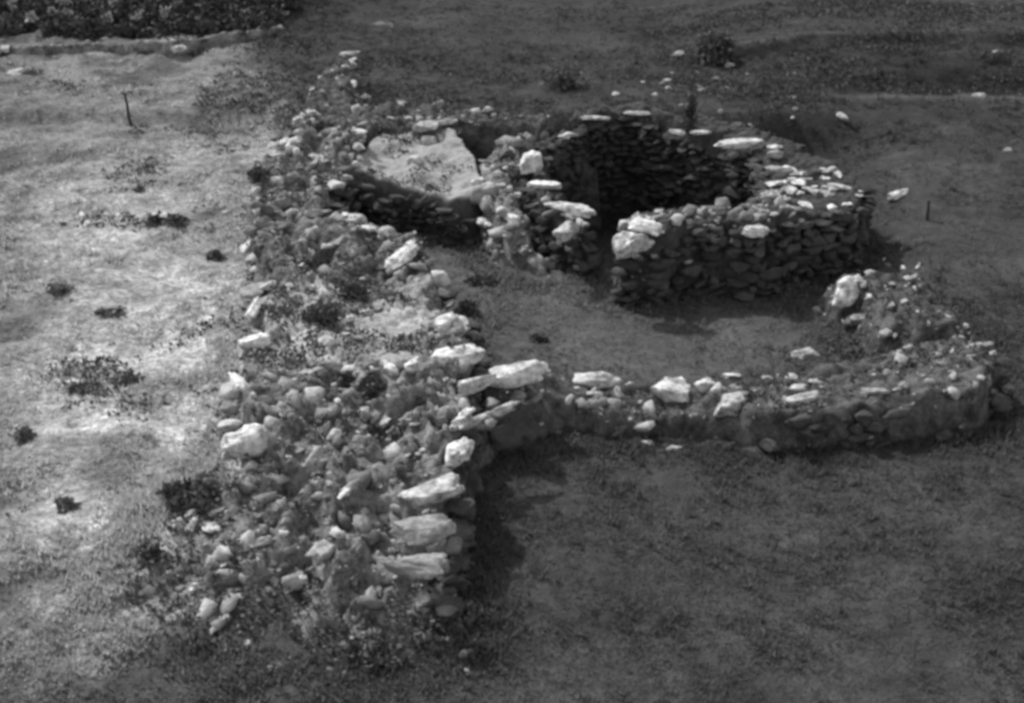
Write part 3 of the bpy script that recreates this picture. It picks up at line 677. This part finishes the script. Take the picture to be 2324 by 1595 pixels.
plant('tall_weed', 'tall thin dark weed stalk at the back rim of the hut', 'weed', 1563, 300, 18, 140, 420, .1, M_WEED, stem=True, seed=5)
k = 0
for row, (vv, n) in enumerate(((80, 11), (60, 11), (38, 12), (13, 12))):
    for i in range(n):
        u = 10 + i * 56 + random.uniform(-16, 16) + (row % 2) * 26; 
        v = vv - max(0, (u - 420)) * .11 + random.uniform(-5, 5)
        if v < -14: continue
        plant('shrub', 'dark leafy shrub crowding the slope beyond the far field wall', 'shrub', u, v, random.uniform(54, 84), random.uniform(28, 42), 1500, .1, M_SHRUB, 'shrubs beyond the far field wall', seed=50 + k); k += 1
for i, (u, v, w) in enumerate([(152, 34, 26), (78, 74, 20), (125, 60, 20), (160, 64, 18), (372, 28, 34), (412, 46, 20), (378, 62, 20), (250, 74, 22), (318, 74, 24), (40, 42, 18), (270, 40, 18), (205, 30, 16)]):
    plant('pale_shrub', 'pale leafy clump among the dark shrubs beyond the field wall', 'shrub', u, v, w, w * .7, 110, .09, M_PALELEAF, 'pale clumps among the far shrubs', seed=200 + i, up=.3)

def weed_cover():
    r = np.random.default_rng(77); Xs, Ys, Zs = [], [], []
    for w, dens, thr in ((W_near, 150, .04), (W_conn, 70, .12), (W_ridge, 90, -.05), (W_mound, 90, -.05), (W_cross, 70, .05), (W_bank, 110, .1)):
        lo, hi = w.P.min(0), w.P.max(0); n = int((hi - lo).prod() * dens); x = r.uniform(lo[0], hi[0], n); y = r.uniform(lo[1], hi[1], n)
        k = (w.sd(x, y) > -.15) & (fbm(x, y, 1.5, 3, w.seed + 80) > thr + r.normal(0, .06, n)); x, y = x[k], y[k]
        Xs.append(x); Ys.append(y); Zs.append(np.maximum(w.height(x, y), ground(x, y)))
    n = 30000; y = 10 * 4. ** r.uniform(0, 1, n); x = r.uniform(-1, .1, n) * (.42 * y + 1); k = (fbm(x, y * 1.3, .8, 4, 88) > .37 + r.normal(0, .09, n)) & (left_of(x, y) > .5)
    for w in WALLS: k &= w.sd(x, y) < 0
    x, y = x[k], y[k]; Xs.append(x); Ys.append(y); Zs.append(ground(x, y))
    n = 14000; x = r.uniform(3, 19, n); y = r.uniform(26.9, 33, n); k = fbm(x * .4, y * 1.4, .9, 4, 89) > .12 - .3 * (np.abs(y - 27.7) < .5) * (x > 5) + r.normal(0, .08, n); x, y = x[k], y[k]
    Xs.append(x); Ys.append(y); Zs.append(ground(x, y))
    n = 9000; x = r.uniform(-6, 6, n); y = r.uniform(25.6, 34, n); k = fbm(x * .5, y * 1.2, .8, 4, 92) > .08 + r.normal(0, .08, n); x, y = x[k], y[k]
    Xs.append(x); Ys.append(y); Zs.append(ground(x, y))
    x, y, z = map(np.concatenate, (Xs, Ys, Zs)); B = 7; n = len(x) * B
    p = np.stack([np.repeat(x, B), np.repeat(y, B), np.repeat(z, B)], 1) + r.normal(0, 1, (n, 3)) * (.05, .05, .012)
    d = r.normal(size=(n, 3)); d[:, 2] = np.abs(d[:, 2]) + .2; d /= np.linalg.norm(d, axis=1)[:, None]; e = np.cross(d, r.normal(size=(n, 3))); e /= np.linalg.norm(e, axis=1)[:, None]
    L = .05 * r.uniform(.5, 1.5, (n, 1)); W = L * .3
    V = np.stack([p, p + d * L * .5 + e * W, p + d * L, p + d * L * .5 - e * W], 1).reshape(-1, 3)
    tag(obj('weeds', mesh_from('weeds', V, np.arange(len(V)).reshape(-1, 4), False), M_WEED), kind='stuff')
weed_cover()

# ------------------------------------------------------------------ posts
def post(label, u0, v0, u1, v1, r):
    c = hit(u1, v1); ppm = F / (c[1] * CP + (CAM_H - c[2]) * SP); h = (v1 - v0) / ppm / .96
    V = []; Fc = []; ns = 9
    for j in range(8):
        t = j / 7
        for q in range(ns):
            a = q * 2 * math.pi / ns; rr = r * (1 - .25 * t) * (1 + .12 * math.sin(q * 2.3 + j))
            V.append((rr * math.cos(a) + (u0 - u1) / ppm * t + .004 * math.sin(j * 1.7), rr * math.sin(a), h * t - .1 * (1 - t)))
    for j in range(7):
        for q in range(ns): Fc.append((j * ns + q, j * ns + (q + 1) % ns, (j + 1) * ns + (q + 1) % ns, (j + 1) * ns + q))
    me = bpy.data.meshes.new('wooden_post'); me.from_pydata(V, [], Fc + [tuple(range(7 * ns, 8 * ns))]); me.materials.append(M_WOOD)
    o = obj('wooden_post', me, None, None, c); return tag(o, label, 'post')
post('thin dark leaning wooden post standing alone in the pale field', 292, 214, 298, 288, .032)
post('short dark stake in the grass right of the hut', 2102, 455, 2104, 500, .03)

# ------------------------------------------------------------------ grass
def grass(name, n, lo, hi, h, keep, seed, B=5, thr=(-.6, .5)):
    r = np.random.default_rng(seed)
    y = lo[1] * (hi[1] / lo[1]) ** r.uniform(0, 1, n); x = r.uniform(-1, 1, n) * (.42 * y + 1.2)
    m = (fbm(x, y, 1.6, 3, 81) > r.uniform(*thr, n))
    for w in WALLS: m &= (w.sd(x, y) < .03)
    if keep is not None: m &= keep(x, y)
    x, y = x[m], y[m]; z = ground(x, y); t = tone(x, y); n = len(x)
    X = np.repeat(x, B) + r.normal(0, .035, n * B); Y = np.repeat(y, B) + r.normal(0, .035, n * B); Z = np.repeat(z, B); T = np.repeat(t, B)
    a = r.uniform(0, 6.28, n * B); L = h * r.uniform(.5, 1.5, n * B) * np.repeat(.7 + .6 * (fbm(x, y, .9, 2, 91) + .3), B); W = .009 + .0005 * np.repeat(y, B)
    lean = r.uniform(.2, .9, n * B); b = a + 1.57 + r.normal(0, .4, n * B)
    p0 = np.stack([X - W * np.cos(a), Y - W * np.sin(a), Z - .01], 1); p1 = np.stack([X + W * np.cos(a), Y + W * np.sin(a), Z - .01], 1)
    p2 = np.stack([X + lean * L * np.cos(b), Y + lean * L * np.sin(b), Z + L], 1)
    V = np.stack([p0, p1, p2], 1).reshape(-1, 3)
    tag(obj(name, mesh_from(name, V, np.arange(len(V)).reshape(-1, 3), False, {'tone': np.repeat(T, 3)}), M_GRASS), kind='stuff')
grass('grass', 90000, (8.5, 8.5), (40, 40), .034, None, 5)

grass('grass_tufts', 9000, (8.5, 8.5), (30, 30), .085, None, 6, 12, (-.2, .9))

grass('wall_foot_grass', 60000, (9.5, 9.5), (27, 27), .062, lambda x, y: np.max([w.sd(x, y) for w in WALLS], axis=0) > -.38 + .5 * RNG.uniform(0, 1, len(x)) ** 3 * -.5, 16, 7, (-1.2, .5))
# ------------------------------------------------------------------ light
EL = R(48); sx, sy = -.66, .75
sd_ = np.array([sx, sy]) / math.hypot(sx, sy)
sun_d = bpy.data.lights.new('sun', 'SUN'); sun_d.energy = 2.05; sun_d.angle = R(.6); sun_d.color = (1, 1, 1)
sun = bpy.data.objects.new('sun', sun_d); COL.objects.link(sun)
from mathutils import Vector
D = Vector((sd_[0] * math.cos(EL), sd_[1] * math.cos(EL), math.sin(EL)))
sun.rotation_euler = (-D).to_track_quat('-Z', 'Y').to_euler()
w = bpy.data.worlds.new('World'); scene.world = w; w.use_nodes = True; t = w.node_tree
sk = t.nodes.new('ShaderNodeTexSky'); sk.sky_type = 'NISHITA'; sk.sun_disc = False; sk.sun_elevation = EL; sk.sun_rotation = math.atan2(sd_[0], sd_[1])
bw = t.nodes.new('ShaderNodeRGBToBW'); t.links.new(sk.outputs[0], bw.inputs[0])
t.links.new(bw.outputs[0], t.nodes['Background'].inputs['Color']); t.nodes['Background'].inputs['Strength'].default_value = .15
vs = scene.view_settings; vs.view_transform = 'Standard'; vs.look = 'None'; vs.exposure = 1.12; vs.gamma = 1
scene.render.engine = 'CYCLES'; scene.cycles.pixel_filter_type = 'BLACKMAN_HARRIS'; scene.cycles.filter_width = 3.5
scene.cycles.max_bounces = 5; scene.cycles.diffuse_bounces = 3
